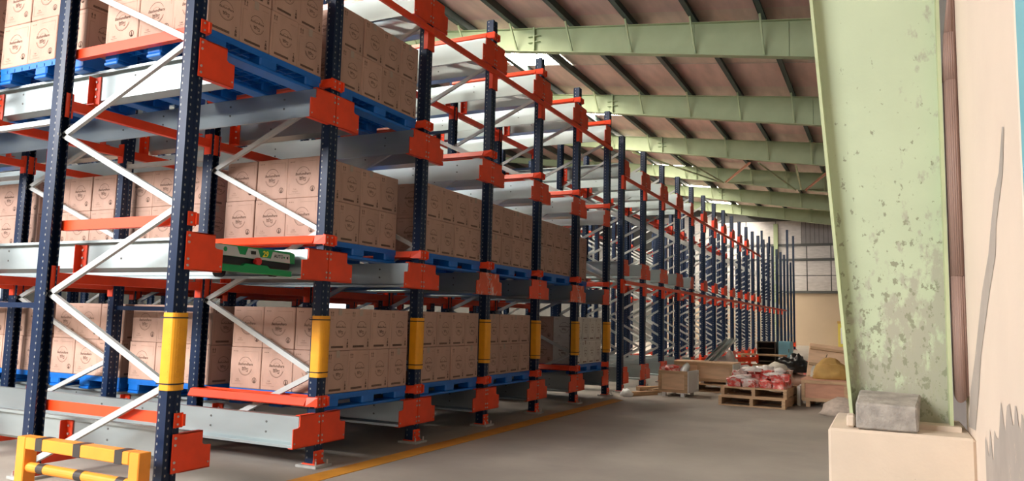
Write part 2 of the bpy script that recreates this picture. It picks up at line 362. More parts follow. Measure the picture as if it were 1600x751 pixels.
# rafters with flange braces and splice
for k, y in enumerate(RAFY):
    if k == 0: nm = 'green steel roof rafter directly above the big peeling column'
    else: nm = 'green steel roof rafter spanning the hall, %s beyond the near column' % ORD[k-1]
    t = thing('roof_rafter', nm, 'rafter', (0, y, 0), 0, 'roof rafters')
    xa, xb = LX, 4.52
    mb = MB(); mb.hexa([(xa, -.006, raf_bot(xa)), (xb, -.006, raf_bot(xb)), (xb, .006, raf_bot(xb)), (xa, .006, raf_bot(xa)), (xa, -.006, raf_top(xa)), (xb, -.006, raf_top(xb)), (xb, .006, raf_top(xb)), (xa, .006, raf_top(xa))])
    obj('web', mb.mesh('web', 'green_paint'), t)
    for nm2, fz, th in (('bottom_flange', raf_bot, -.014), ('top_flange', raf_top, -.014)):
        mb = MB(); mb.hexa([(xa, -.1, fz(xa)+th), (xb, -.1, fz(xb)+th), (xb, .1, fz(xb)+th), (xa, .1, fz(xa)+th), (xa, -.1, fz(xa)), (xb, -.1, fz(xb)), (xb, .1, fz(xb)), (xa, .1, fz(xa))])
        obj(nm2, mb.mesh(nm2, 'green_paint'), t)
    for px in PURX:
        if px < -9 or px > 3.6: continue
        mb = MB(); mb.bar((px+.02, -.48, raf_top(px)+.03), (px+.05, -.07, raf_bot(px)+.02), .045, .006); mb.bar((px+.04, -.48, raf_top(px)+.03), (px+.07, -.07, raf_bot(px)+.02), .006, .04)
        obj('flange_brace', mb.mesh('flange_brace', 'green_paint'), t)
    sx = -3.35
    mb = MB(); mb.box(sx-.02, -.11, raf_bot(sx)-.02, sx+.02, .11, raf_top(sx)+.02)
    for zz in (.36, .6): mb.box(sx-.16, -.1, raf_bot(sx)+zz*.62, sx+.16, -.01, raf_bot(sx)+zz*.62+.012)
    obj('splice_plate', mb.mesh('splice_plate', 'green_paint'), t)
    for wx in (.55, 2.55):
        obj('web_stiffener', bx('web_stiffener', 'green_paint', wx, -.03, raf_bot(wx), wx+.012, -.006, raf_top(wx)-.012), t)
# roof wind bracing between two rafters
WB = [((-4.6, 24.95, 7.95), (-2.35, 30.8, 7.65)), ((-2.75, 24.95, 7.62), (-2.15, 30.8, 7.6)), ((-.1, 24.95, 7.2), (-2.05, 30.8, 7.6)), ((.2, 24.95, 7.17), (.9, 30.8, 7.1)), ((1.5, 24.95, 6.98), (1.15, 30.8, 7.08)), ((2.7, 24.95, 6.8), (1.3, 30.8, 7.06))]
for i, (a, b) in enumerate(WB):
    mb = MB(); mb.bar(a, b, .07, .008); mb.bar((a[0]+.035, a[1], a[2]-.03), (b[0]+.035, b[1], b[2]-.03), .008, .07)
    o = obj('wind_brace', mb.mesh('wind_brace', 'ply_red' if i in (2, 5) else 'flange_paint'))  # two of the braces take the dull red colour
    tag(o, ('dull red' if i in (2, 5) else 'pale green') + ' diagonal roof brace, %s from the left in its zigzag' % ORD[i], 'brace', 'roof wind braces')
# portal columns on the right wall, each on a plinth
def cin(z): return 4.137-.0717*z   # inner flange line
mbw = MB(); mbw.prism([(cin(.76), .76), (4.515, .76), (4.525, 7.3), (cin(7.3), 7.3)], lambda u, v, t: (u, t, v), -.006, .006)
me_web = mbw.mesh('column_web', 'column_paint')
mbi = MB(); mbi.hexa([(cin(.76)-.016, -.1, .76), (cin(.76), -.1, .76), (cin(.76), .1, .76), (cin(.76)-.016, .1, .76), (cin(7.3)-.016, -.1, 7.3), (cin(7.3), -.1, 7.3), (cin(7.3), .1, 7.3), (cin(7.3)-.016, .1, 7.3)])
me_in = mbi.mesh('inner_flange', 'flange_paint')
me_out = bx('outer_flange', 'flange_paint', 4.515, -.1, .76, 4.531, .1, 7.3)
me_bp = bx('base_plate', 'plinth', 4.05, -.14, .74, 4.56, .14, .765)
me_pl = bx('plinth', 'plinth', 3.975, -.35, 0, 4.60, .42, .74, bevel=.012)
for k, y in enumerate(RAFY):
    t = thing('portal_column', 'tapered green steel column with peeling paint, large at the right edge' if k == 0 else 'tapered green steel column hidden behind the near one, %s further on' % ORD[k-1], 'column', (0, y, 0), 0, 'portal columns')
    for nm, me in (('web', me_web), ('inner_flange', me_in), ('outer_flange', me_out), ('base_plate', me_bp)): obj(nm, me, t)
    tag(obj('plinth', me_pl, None, (0, y, 0)), 'cream plastered concrete plinth under the near green column' if k == 0 else 'cream plastered plinth under the %s hidden column' % ORD[k-1], 'plinth', 'column plinths')
# concrete block, mortar lump and brown sheet strip at the near column
mb = MB(); mb.hexa([(4.10, .575, .743), (4.37, .575, .743), (4.385, .865, .768), (4.105, .865, .768), (4.10, .575, .868), (4.365, .575, .862), (4.395, .865, .905), (4.112, .865, .912)]); me = mb.mesh('concrete_block', 'block', .008)
tag(obj('concrete_block', me, None, (0, 0, 0)), 'rough grey concrete block lying on the cream plinth', 'block')
tag(obj('mortar_lump', bx('mortar_lump', 'plinth', 4.055, .63, .742, 4.093, .74, .80, bevel=.008)), 'small cream mortar lump beside the concrete block', 'lump')
mb = MB(); N = 12; ZS = [.93-.05*math.sin(math.pi*min(1, i/(N*.8))) for i in range(N+1)]
levels = [(0, 0), (1.5, 0), (2.5, 0), (2.75, .012), (3.1, .05), (3.5, .06)]
ring = []
for li, (z, cut) in enumerate(levels):
    row = []
    for i in range(N+1):
        a = math.pi*i/N; xx = 4.572-math.cos(a)*.036; xx = max(xx, 4.536+cut); row.append((xx, .83-math.sin(a)*.05, ZS[i] if li == 0 else z))
    ring.append(row)
for li in range(len(ring)-1):
    for i in range(N): mb.quad([ring[li][i], ring[li][i+1], ring[li+1][i+1], ring[li+1][i]])
me = mb.mesh('sheet_strip', 'brown_sheet', smooth=True); o = obj('sheet_strip', me); o.modifiers.new('solid', 'SOLIDIFY').thickness = .003
tag(o, 'brown rolled metal sheet strip hanging between green column and cream wall', 'sheet')

# ================================================================== RACK PARTS
P = 1.45
RTOP = [.422, 1.755, 3.092, 4.55]
def upright_mesh(h):
    # omega section: closed face with two grooves towards +x, open towards -x
    pts = [(.052, -.055), (.052, -.018), (.044, -.012), (.044, .012), (.052, .018), (.052, .055), (-.02, .055), (-.048, .040), (-.048, .030), (-.044, .030), (-.024, .047), (.046, .050), (.046, .020), (.039, .014), (.039, -.014), (.046, -.020), (.046, -.050), (-.024, -.047), (-.044, -.030), (-.048, -.030), (-.048, -.040), (-.02, -.055)]
    mb = MB(); mb.prism(pts, lambda u, v, t: (u, v, t), .01, h); return mb.mesh('upright', 'navy')
UPM = {h: upright_mesh(h) for h in (4.85, 4.6, 5.95, 4.45)}
mb = MB(); mb.box(-.09, -.1, -.0, .12, .1, .02, 1); mb.box(-.055, -.062, .02, .075, .062, .03, 0); mb.box(.055, -.058, .03, .063, .058, .13, 0)
for yy in (-.04, .04):
    for zz in (.06, .1): mb.cyl((.063, yy, zz), (.07, yy, zz), .009, 6, mi=2)
mb.cyl((.095, .07, .02), (.095, .07, .055), .007, 6, mi=2); mb.cyl((.095, -.07, .02), (.095, -.07, .055), .007, 6, mi=2)
ME_FOOT = mb.mesh('foot', ['orange', 'grout', 'bolt'])
def brace_mesh(d, z0, z1):  # channel section from front (x=-.03) to rear
    a = Vector((-.035, 0, 0)); b = Vector((-d+.035, 0, z1-z0)); mb = MB()
    mb.bar(a, b, .004, .042); dd = (b-a).normalized(); n = Vector((0, 1, 0)).cross(dd)
    for s in (-1, 1):
        o = n*(.019*s)+Vector((0, .014, 0)); mb.bar(a+o, b+o, .028, .004)
    mb.cyl((-.035, -.02, 0), (-.035, -.045, 0), .012, 6); mb.cyl((-d+.035, -.02, z1-z0), (-d+.035, -.045, z1-z0), .012, 6)
    return mb.mesh('brace', 'brace')
BR = {}
def guide_mesh(d, s):
    """pallet guide bar along one side of a frame, with flared front end and clip plate; s=+1 towards +y"""
    y0, y1 = .056*s, .105*s; mb = MB(); fx = .0
    mb.prism([(y0, 0), (y1, 0), (y1+.012*s, .01), (y1-.018*s, .068), (y0, .076)], lambda u, v, t: (t, u, v), fx-.02, -d+.02)
    mb.hexa([(fx-.02, y0, 0), (fx-.02, y1, 0), (fx+.085, y0+.02*s, 0), (fx+.085, y0, 0), (fx-.02, y0, .076), (fx-.02, y1-.018*s, .072), (fx+.085, y0+.02*s, .076), (fx+.085, y0, .076)])
    mb.box(.058, 0.004*s, -.01, .066, .072*s, .085)
    for zz in (.012, .062): mb.cyl((.066, .03*s, zz), (.071, .03*s, zz), .008, 6, mi=1)
    return mb.mesh('pallet_guide', ['orange', 'bolt'])
GD = {}
FRONTZ = [.74, 1.94, 3.10, 4.30]; REARZ = [.135, 1.34, 2.54, 3.72]
def make_frame(label, x, y, d, h, group, guides=()):
    t = thing('rack_truss', label, 'rack truss', (x, y, 0), 0, group)
    obj('upright', UPM[h], t); obj('upright', UPM[h], t, (-d, 0, 0), (0, 0, math.pi))
    obj('foot', ME_FOOT, t); obj('foot', ME_FOOT, t, (-d, 0, 0), (0, 0, math.pi))
    for i in range(4):
        for a, b in ((FRONTZ[i], REARZ[i]), (FRONTZ[i], REARZ[i+1] if i < 3 else 4.75)):
            if max(a, b) > h-.05: continue
            key = (round(d, 3), round(b-a, 3))
            if key not in BR: BR[key] = brace_mesh(d, a, b)
            obj('brace', BR[key], t, (0, 0, a))
    for s, levels in guides:
        for lv in levels:
            key = (round(d, 3), s)
            if key not in GD: GD[key] = guide_mesh(d, s)
            obj('pallet_guide', GD[key], t, (0, 0, RTOP[lv]+.062))
    return t
# ---- first rack: seven uprights at the face, three frames deep
ROWS = [(0.0, 1.37), (-2.57, 1.59), (-5.40, 1.37), (-7.97, 1.37)]
DEPTHN = ['at the aisle face', 'in the second row', 'in the third row', 'in the fourth row']
for n in range(7):
    for ri, (x, d) in enumerate(ROWS):
        g = ()
        if ri == 0:
            g = []
            if n > 0: g.append((-1, (0, 1, 2, 3)))
            if n < 6: g.append((1, (0, 1, 2, 3)))
        make_frame('navy rack truss with zigzag bracing %s, %s along the loaded rack' % (DEPTHN[ri], ORD[n]), x, n*P, d, 4.85, 'frames of the loaded rack', g)
# spacer bars between frames of a row
SPM = {}
for n in range(7):
    for gi, (xa, xb) in enumerate(((-1.37-.05, -2.57+.05), (-4.16-.05, -5.40+.05))):
        for zi, z in enumerate((1.25, 2.655, 3.95)):
            L = xa-xb
            key = (gi, zi == 1)
            if key not in SPM:
                mb = MB(); mb.box(-L, -.02, -.02, 0, .02, .02); mb.box(-L, -.026, -.05, -L+.012, .026, .05); mb.box(-.012, -.026, -.05, 0, .026, .05)
                SPM[key] = mb.mesh('row_spacer', 'brace' if zi == 1 else 'navy')
            o = obj('row_spacer', SPM[key], None, (xa, n*P, z))
            tag(o, 'short horizontal spacer bar tying frame rows, %s upright line, %s gap back, %s height' % (ORD[n], ORD[gi], ('lower', 'middle', 'upper')[zi]), 'spacer bar', 'row spacer bars')
# ---- shuttle rails with orange end plates
RAILEND = -8.0
def rail_mesh(s, h, xend):
    mb = MB()
    mb.box(xend, .200*s, -.005, .055, .250*s, 0)            # pallet ledge
    mb.box(xend, .200*s, -.02, .055, .204*s, -.005)
    mb.box(xend, .246*s, -h+.03, .055, .250*s, -.005)       # web
    mb.hexa([(xend, .250*s, -h+.035), (xend, .246*s, -h+.03), (xend, .300*s, -h), (xend, .312*s, -h+.004), (.055, .250*s, -h+.035), (.055, .246*s, -h+.03), (.055, .300*s, -h), (.055, .312*s, -h+.004)])
    mb.box(xend, .308*s, -h, .055, .314*s, -h+.022)
    for xx in (-.28, -.9, -1.75, -2.3, -3.4):               # bolt heads in the web
        for zz in (-.06, -.14):
            mb.cyl((xx, .243*s, zz), (xx, .255*s, zz), .009, 6, mi=1)
    return mb.mesh('rail_beam', ['galv', 'girt'])
def plate_mesh(s, h, mname='orange'):
    st = .082
    poly = [(.004*s, .012), (.245*s, .012), (.245*s, -st+.01), (.262*s, -st-.002), (.318*s, -st-.006), (.318*s, -h-.004), (.004*s, -h-.004)]
    mb = MB(); mb.prism(poly, lambda u, v, t: (t, u, v), .058, .066)
    mb.box(.02, .06*s, .006, .066, .245*s, .013)            # folded top lip
    mb.box(.02, .06*s, -h-.006, .066, .318*s, -h)
    for zz in (-.015, -.06, -h*.72, -h*.9): mb.cyl((.066, .022*s, zz), (.072, .022*s, zz), .009, 6, mi=1)
    mb.cyl((.066, .3*s, -h*.86), (.07, .3*s, -h*.86), .007, 6, mi=1)
    return mb.mesh('end_plate', [mname, 'bolt'])
SUPX = [-1.33, -2.60, -4.13]
def support_mesh(s, h):
    mb = MB(); mb.box(-.04, .19*s, -h-.012, .04, .244*s, -h-.004); mb.box(-.04, .236*s, -h-.004, .04, .244*s, -.03); mb.box(-.04, .19*s, -h-.004, -.034, .244*s, -.03)
    for zz in (-.07, -.13, -.19): mb.cyl((0, .236*s, zz), (0, .228*s, zz), .01, 6, mi=1)
    return mb.mesh('rail_support', ['orange', 'bolt'])
RM, PM, SM = {}, {}, {}
def make_rail(label, y, z, s, h, group, xend=RAILEND, sup=SUPX, scuffed=False):
    t = thing('shuttle_rail', label, 'rail', (0, y, z), 0, group)
    k = (s, h, xend)
    if k not in RM: RM[k] = rail_mesh(s, h, xend)
    obj('rail_beam', RM[k], t)
    k = (s, h, scuffed)
    if k not in PM: PM[k] = plate_mesh(s, h, 'orange_scuffed' if scuffed else 'orange')
    obj('end_plate', PM[k], t)
    k = (s, h)
    if k not in SM: SM[k] = support_mesh(s, h)
    for xx in sup: obj('rail_support', SM[k], t, (xx, 0, 0))
    return t
RH = [.236, .240, .252, .28]
for b in range(6):
    for lv in range(4):
        for s, n in ((1, b), (-1, b+1)):
            make_rail('galvanised shuttle rail with orange end plate, %s level, %s side of the %s lane' % (LEV[lv], 'near' if s > 0 else 'far', ORD[b]), n*P, RTOP[lv], s, RH[lv], 'shuttle rails of the loaded rack', scuffed=(lv == 1 and n in (3, 5)))
# ---- orange cross beams under the rails, bolted between neighbouring uprights
def beam_mesh(L, h=.075, w=.05, clip=.2, clipdown=True):
    mb = MB(); mb.box(-w/2, .056, -h, w/2, L-.056, 0); 
    for yy in (.056, L-.056-.006): mb.box(-w/2-.012, yy, -clip+.06, w/2+.012, yy+.006, .05)
    for yy in (-.02, L-.056): 
        mb.box(w/2+.006, yy if yy > 0 else .0, -clip+.06, w/2+.012, (yy if yy > 0 else .0)+.056, .05)
    return mb.mesh('cross_beam', 'orange')
ME_BEAM = beam_mesh(P)
for b in range(6):
    for lv in range(4):
        for ri, x in enumerate((-1.37+.0, -2.57, -4.16)):
            o = obj('cross_beam', ME_BEAM, None, (x, b*P, RTOP[lv]-RH[lv]-.016))
            tag(o, 'orange cross beam under the %s level rails, %s lane, %s upright row back' % (LEV[lv], ORD[b], ORD[ri+1]), 'beam', 'cross beams of the loaded rack')
# ---- thin orange tie along the face just under the top rails
def tie_mesh(L):
    mb = MB(); mb.box(.07, -.0, -.03, .1, L, .03); mb.box(.056, -.058, -.20, .068, .058, .05); mb.box(.02, -.066, -.20, .068, -.058, .05); mb.box(.02, .058, -.20, .068, .066, .05)
    return mb.mesh('face_tie', 'orange')
ME_TIE = tie_mesh(P)
for b in range(6):
    o = obj('face_tie', ME_TIE, None, (0, b*P, 4.19)); tag(o, 'thin orange tie bar along the rack face below the top rails, %s lane' % ORD[b], 'tie bar', 'face tie bars of the loaded rack')
ME_BLK = bx('tie_clip', 'black', .05, -.06, -.03, .075, .06, .03, bevel=.006)
# ---- yellow upright guards
mb = MB(); N = 10
pts = []
for i in range(N+1):
    a = math.pi*i/N; pts.append((math.sin(a)*.034+.052, -math.cos(a)*.064))
poly = [(-.02, -.064)]+pts+[(-.02, .064), (-.02, .0575), (.052, .0575)]+[(math.sin(math.pi-math.pi*i/N)*.028+.054, -math.cos(math.pi-math.pi*i/N)*.0575) for i in range(1, N)]+[(.052, -.0575), (-.02, -.0575)]
mb.prism(poly, lambda u, v, t: (u, v, t), .718, 1.222)
for z in [.80+.036*i for i in range(10)]:
    mb.box(.02, -.0655, z, .05, -.063, z+.005); mb.box(.02, .063, z, .05, .0655, z+.005); mb.box(.085, -.03, z, .0875, .03, z+.005)
ME_GUARD = mb.mesh('guard_shell', 'guard')
mb = MB(); sp = [(-.05, -.066)]+[(u+.002, v*1.035) for u, v in pts]+[(-.05, .066)]; sq = [(-.05, .064)]+[(u, v) for u, v in reversed(pts)]+[(-.05, -.064)]
mb.prism(sp+sq, lambda u, v, t: (u, v, t), 0, .009); ME_STRAP = mb.mesh('strap', 'black')
for n in range(7):
    t = thing('upright_guard', 'yellow plastic guard strapped on the %s upright of the loaded rack face' % ORD[n], 'guard', (0, n*P, 0), 0, 'yellow upright guards')
    obj('guard_shell', ME_GUARD, t); obj('strap', ME_STRAP, t, (0, 0, 1.185)); obj('strap', ME_STRAP, t, (0, 0, .755))

# ================================================================== PALLETS AND BOXES
PH = .138
PD = 1.10
mb = MB()
mb.box(-PD, -.6, .118, 0, .6, PH)
for i in range(13): mb.box(-PD, -.6+i*(1.19/12), .088, 0, -.59+i*(1.19/12), .118)
for i in range(12): mb.box(-PD+i*(1.09/11), -.6, .092, -PD+.01+i*(1.09/11), .6, .118)
ME_DECK = mb.mesh('deck', 'blue')
ME_PBLOCK = bx('block', 'blue', -.075, -.09, .024, .075, .09, .118, bevel=.012)
ME_RUN = bx('runner', 'blue', -.075, -.6, 0, .075, .6, .026, bevel=.006)
def make_pallet(label, x, y, z, group):
    t = thing('plastic_pallet', label, 'pallet', (x, y, z), 0, group)
    obj('deck', ME_DECK, t)
    for bxx in (-.076, -PD/2, -PD+.076):
        obj('runner', ME_RUN, t, (bxx, 0, 0))
        for by in (-.508, 0, .508): obj('block', ME_PBLOCK, t, (bxx, by, 0))
    return t
BW, BD, BHT = .298, .363, .363
mb = MB(); mb.box(-BD/2, -BW/2, 0, BD/2, BW/2, BHT); ME_BOX = mb.mesh('carton', 'card', .005)
mb = MB(); mb.box(-BD/2, -BW/2, 0, BD/2, BW/2, BHT); ME_BOXW = mb.mesh('pale_carton', 'card_white', .005)
T_NAME = text_faces('Bashundhara', .034, .18, .0006)
T_BEN = text_faces('\u09bf\u099f\u09b8\u09cd\u09af\u09c1' if False else '\u099f\u09bf\u09b8\u09cd\u09af\u09c1', .036, 0, .0008)
T_NAME_S = text_faces('Bashundhara', .026, .18, .0005)
T_BEN_S = text_faces('\u099f\u09bf\u09b8\u09cd\u09af\u09c1', .030, 0, .0008)
T_BAR = text_faces('TISSUE', .011, 0, .0002)
T_PCS = text_faces('2 ply', .018)
T_BOT = text_faces('The best tissue', .007)
def logo(p, cu, cv, r, tn, tb):
    p.arc(cu, cv, r, .0035, 28, 152, 14); p.arc(cu, cv, r, .0035, 196, 344, 16); p.arc(cu, cv, r-.008, .002, 200, 340, 12, 1)
    p.text(tn, cu, cv+.018); p.text(tb, cu, cv-.028)
    p.arc(cu, cv, r*.55, .002, 40, 140, 6, 1)
# aisle side (+x face): u = +y
p = Print(lambda u, v: (BD/2+.0012, u, v))
logo(p, .012, .185, .072, T_NAME_S, T_BEN_S)
p.rect(-.105, .022, .052, .040)
for u in (-.09+i*.014 for i in range(10)): p.rect(u, .027, u+.007, .035, 1)
for u in (-.118, -.094):                                   # this-way-up arrows
    p.rect(u-.003, .300, u+.003, .325); p.poly([(u-.009, .322), (u+.009, .322), (u, .338)])
p.rect(-.125, .296, -.086, .299)
p.poly([(.098, .052), (.122, .052), (.110, .086)]); p.rect(.100, .024, .120, .047); p.rect(.104, .088, .116, .096)
p.rect(-.13, .268, -.09, .270, 1); p.rect(-.13, .05, -.128, .27, 1); p.rect(.06, .318, .125, .320, 1)
ME_FP = p.mesh('front_print', ['ink', 'ink_faint'])
# long side (-y face): u = +x
p = Print(lambda u, v: (u, -BW/2-.0012, v))
logo(p, .0, .195, .083, T_NAME, T_BEN)
p.rect(-.02, .325, .155, .327, 1); p.rect(.153, .24, .155, .327, 1)
p.rect(-.155, .035, -.153, .125, 1); p.rect(-.155, .035, -.02, .037, 1)
p.text(T_PCS, -.085, .078); p.rect(-.115, .058, -.05, .062, 1); p.text(T_BOT, -.085, .048, 1)
p.arc(.115, .075, .026, .006, 0, 360, 14); p.poly([(.103, .055), (.127, .055), (.115, .1)]); p.rect(.108, .05, .122, .06)
for u in (-.15, -.13, -.11): p.rect(u, .322, u+.012, .330, 1)
ME_SP = p.mesh('side_print', ['ink', 'ink_faint'])
mb = MB(); mb.box(BD/2, -.022, BHT-.06, BD/2+.0015, .022, BHT); mb.box(-.1, -.022, BHT, BD/2+.0015, .022, BHT+.0015); ME_TAPE = mb.mesh('tape', 'tape')
COLN = ['first', 'second', 'third', 'fourth']
def make_load(bay, lv, x, slot, cols_front=True, side=True, rows=2, pale=False, only_side_cols=3):
    yc = (bay+.5)*P; z = RTOP[lv]
    pos = ('at the aisle end' if slot == 0 else '%s in from the aisle' % ORD[slot])
    make_pallet('blue plastic pallet on %s level of %s lane, %s' % (LEV[lv], ORD[bay], pos), x, yc, z+.001, 'blue pallets on the rails')
    for r in range(rows):
        for c in range(4):            # across the lane, c=0 nearest the viewer
            for k in range(3):        # into the lane
                front = (k == 0); near = (c == 0)
                if not ((front and cols_front) or (near and side and k < only_side_cols)): continue
                jx = random.uniform(-.006, .006); jy = random.uniform(-.003, .003); jr = rad(random.uniform(-.8, .8))
                bxx = x-.004-BD/2-k*(BD+.004)+jx; by = yc-1.5*(BW+.003)+c*(BW+.003)+jy; bz = z+PH+.002+r*(BHT+.002)
                if pale: lab = 'pale'
                else: lab = 'brown'
                lab += ' tissue carton, %s layer, %s across, %s deep, %s-level pallet %s, %s lane' % ('upper' if r else 'lower', COLN[c], COLN[k], LEV[lv], 'at aisle' if slot == 0 else ORD[slot]+' in', ORD[bay])
                o = obj('carton', ME_BOXW if pale and front else ME_BOX, None, (bxx, by, bz), (0, 0, jr))
                tag(o, lab, 'carton', 'tissue cartons on pallets')
                if front: decal('front_print', ME_FP, o)
                if near: decal('side_print', ME_SP, o)
                if front and random.random() < .35: obj('tape', ME_TAPE, o)
# ground level
make_load(1, 0, 0.0, 0); make_load(1, 0, -1.36, 1); make_load(1, 0, -2.575, 2); make_load(1, 0, -3.81, 3)
make_load(2, 0, 0.0, 0, only_side_cols=1); make_load(3, 0, 0.0, 0, only_side_cols=1); make_load(5, 0, -.02, 0, pale=True)
# second level
make_load(1, 1, -.185, 0); make_load(1, 1, -1.56, 1); make_load(1, 1, -2.86, 2); make_load(1, 1, -4.12, 3)
for b, x in ((2, 0.0), (3, 0.0), (4, -.03), (5, -.3)): make_load(b, 1, x, 0, only_side_cols=2)
# unseen pallet decks added deep in the lanes to block skylight
for b in range(1, 6):
    for lv in (0, 1):
        for sl in range(1, 6):
            if b == 1 and sl < 4: continue
            o = obj('plastic_pallet', ME_DECK, None, (-.35-1.27*sl, (b+.5)*P, RTOP[lv]-.085)); tag(o, 'added light-blocking pallet deck deep in the %s lane, %s level, %s in from the aisle' % (ORD[b], LEV[lv], ORD[sl]), 'pallet', 'light-blocking pallets deep in the lanes')
# third level
make_load(0, 2, -.01, 0); make_load(0, 2, -1.35, 1); make_load(1, 2, -.0, 0)
for k, x in ((2, -2.66), (3, -3.95), (4, -5.2), (5, -6.45)): make_load(0, 2, x, k, cols_front=False)  # out-of-view loads added to keep daylight off the rails behind

# ---- shuttle carrier in the second level of the first lane
t = thing('pallet_shuttle', 'green and silver battery pallet shuttle waiting at the end of its lane', 'shuttle', (-.02, P/2, RTOP[1]-RH[1]+.03))
mb = MB(); mb.box(-1.0, -.40, .035, -.03, .40, .165); obj('body', mb.mesh('body', 'shuttle_dark', .01), t)
mb = MB(); mb.box(-.98, -.42, .150, -.02, .42, .178); obj('lift_plate', mb.mesh('lift_plate', 'shuttle_silver', .006), t)
mb = MB(); mb.prism([(-.42, .10), (.42, .085), (.415, .165), (.36, .178), (-.36, .178), (-.415, .165)], lambda u, v, tt: (tt, u, v), -.03, .0); fp = obj('front_panel', mb.mesh('front_panel', 'shuttle_green', .004), t)
for a in ([(-.415, .122), (-.17, .116), (-.20, .170), (-.40, .172)], [(-.115, .114), (.035, .111), (.01, .166), (-.09, .168)], [(.145, .108), (.355, .103), (.35, .156), (.165, .163)], [(-.415, .100), (.36, .087), (.355, .103), (-.415, .122)]):
    mb = MB(); mb.prism(a, lambda u, v, tt: (tt, u, v), .0, .003); obj('silver_plate', mb.mesh('silver_plate', 'shuttle_silver'), fp)
T29 = text_faces('29', .062, .1, .002); TAU = text_faces('AUTO', .036, 0, .001)
pr_ = Print(lambda u, v: (.0015, u, v)); pr_.text(T29, .09, .136); o = obj('number', pr_.mesh('number', 'yellow_ink'), fp); o['label'] = 'yellow number 29'
pr_ = Print(lambda u, v: (.0045, u, v)); pr_.text(TAU, .228, .130); pr_.poly([(.312, .128), (.334, .142), (.334, .114)], 0); pr_.arc(-.31, .142, .018, .018, 0, 360, 10, 1); pr_.arc(.290, .128, .009, .009, 0, 360, 8, 1); decal('lettering', pr_.mesh('lettering', ['black', 'shuttle_green']), fp)
mb = MB(); mb.box(.003, -.06, .125, .012, -.02, .15); obj('sensor', mb.mesh('sensor', 'black'), fp)
mb = MB(); mb.prism([(-.40, -.015), (.37, -.02), (.37, .022), (.32, .028), (.13, .03), (.10, .05), (-.12, .052), (-.15, .033), (-.40, .035)], lambda u, v, tt: (tt, u, v), -.02, .018); obj('bumper', mb.mesh('bumper', 'shuttle_green', .004), t)
mb = MB(); mb.cyl((.0, .0, .075), (.03, .0, .075), .028, 14); mb.cyl((-.02, .0, .075), (.005, .0, .075), .016, 10); o = obj('stop_button', mb.mesh('stop_button', 'red'), t); o['label'] = 'round red stop button'
for sy in (-1, 1):
    for xx in (-.2, -.8):
        mb = MB(); mb.cyl((xx, .36*sy, .032), (xx, .415*sy, .032), .05, 14); obj('wheel', mb.mesh('wheel', 'black'), t)

# ---- barrier in front of the rack end
t = thing('rack_end_barrier', 'orange and black striped steel barrier guarding the near rack end', 'barrier', (0, -.3, 0))
for xx in (-.96, .15):
    obj('post', bx('post', 'barrier', xx-.045, -.045, .012, xx+.045, .045, .375, bevel=.006), t)
    obj('foot_plate', bx('foot_plate', 'barrier', xx-.09, -.09, 0, xx+.09, .09, .012), t)
mb = MB(); mb.box(-.915, -.045, .297, .105, .045, .375)
obj('top_rail', mb.mesh('top_rail', 'barrier', .006), t)
mb = MB(); mb.cyl((-.915, 0, .175), (.105, 0, .175), .033, 16); obj('lower_rail', mb.mesh('lower_rail', 'barrier'), t)
for xx in (-.77, -.385, .01):
    obj('stripe', bx('stripe', 'stripe', xx-.035, -.0465, .2955, xx+.035, .0465, .3765), t)
    mb = MB(); mb.cyl((xx-.035, 0, .175), (xx+.035, 0, .175), .0345, 16); obj('stripe', mb.mesh('stripe', 'stripe'), t)

# ================================================================== SECOND RACK (unloaded, part built)
V0, VP = 9.50, 1.387
VT = [.42, 2.34, 4.16]; VH = .27
NV = 22
FR2 = {}
for n in range(NV):
    for ri, (x, d) in enumerate(((0, 1.2), (-2.45, 1.2))):
        h = 4.6 if n < 19 else (5.95 if ri == 0 and n in (19, 21) else 4.45)
        FR2[n, ri] = make_frame('slim navy rack truss with pale bracing %s, %s along the empty rack' % (DEPTHN[ri], ORD[n]), x, V0+n*VP, d, h, 'frames of the empty rack')
for b in range(4):
    for lv in range(3):
        for s, n in ((1, b), (-1, b+1)):
            make_rail('galvanised shuttle rail of the empty far rack, %s level, %s side of its %s lane' % (('ground', 'middle', 'top')[lv], 'near' if s > 0 else 'far', ORD[b]), V0+n*VP, VT[lv], s, VH, 'shuttle rails of the empty rack', xend=-5.9, sup=(-1.2, -2.45, -3.65))
# loose bracket plates already fitted on further uprights
ME_BR = {}
def bracket_mesh(h):
    mb = MB()
    for s in (1, -1):
        mb.prism([(.004*s, .012), (.2*s, .012), (.2*s, -.09), (.26*s, -.1), (.26*s, -h), (.004*s, -h)], lambda u, v, t: (t, u, v), .058, .066)
        mb.box(-.05, .06*s, -.05, .058, .066*s, -h+.03)
    return mb.mesh('end_bracket', 'orange')
ME_BRK = bracket_mesh(.27)
BRD = {0: range(0, 22), 1: range(0, 13), 2: range(0, 11)}
for lv in range(3):
    for n in BRD[lv]:
        if n > 4: obj('rail_bracket', ME_BRK, FR2[n, 0], (0, 0, VT[lv]))
    for n in range(5, 22):
        if lv == 2 and n > 12: continue
        obj('rail_bracket', ME_BRK, FR2[n, 0], (-1.2, 0, VT[lv]-.12), (0, 0, math.pi))
ME_TIE2 = tie_mesh(VP)
for n in range(18):
    o = obj('face_tie', ME_TIE2, None, (0, V0+n*VP, 1.94)); tag(o, 'orange tie bar at mid height along the empty far rack face, %s lane' % ORD[n], 'tie bar', 'mid height tie bars of the empty rack')
for n in range(12):
    o = obj('face_tie', ME_TIE2, None, (0, V0+n*VP, 3.82)); tag(o, 'orange tie bar high along the empty far rack face, %s lane' % ORD[n], 'tie bar', 'high tie bars of the empty rack')
ME_BEAM2 = beam_mesh(VP)
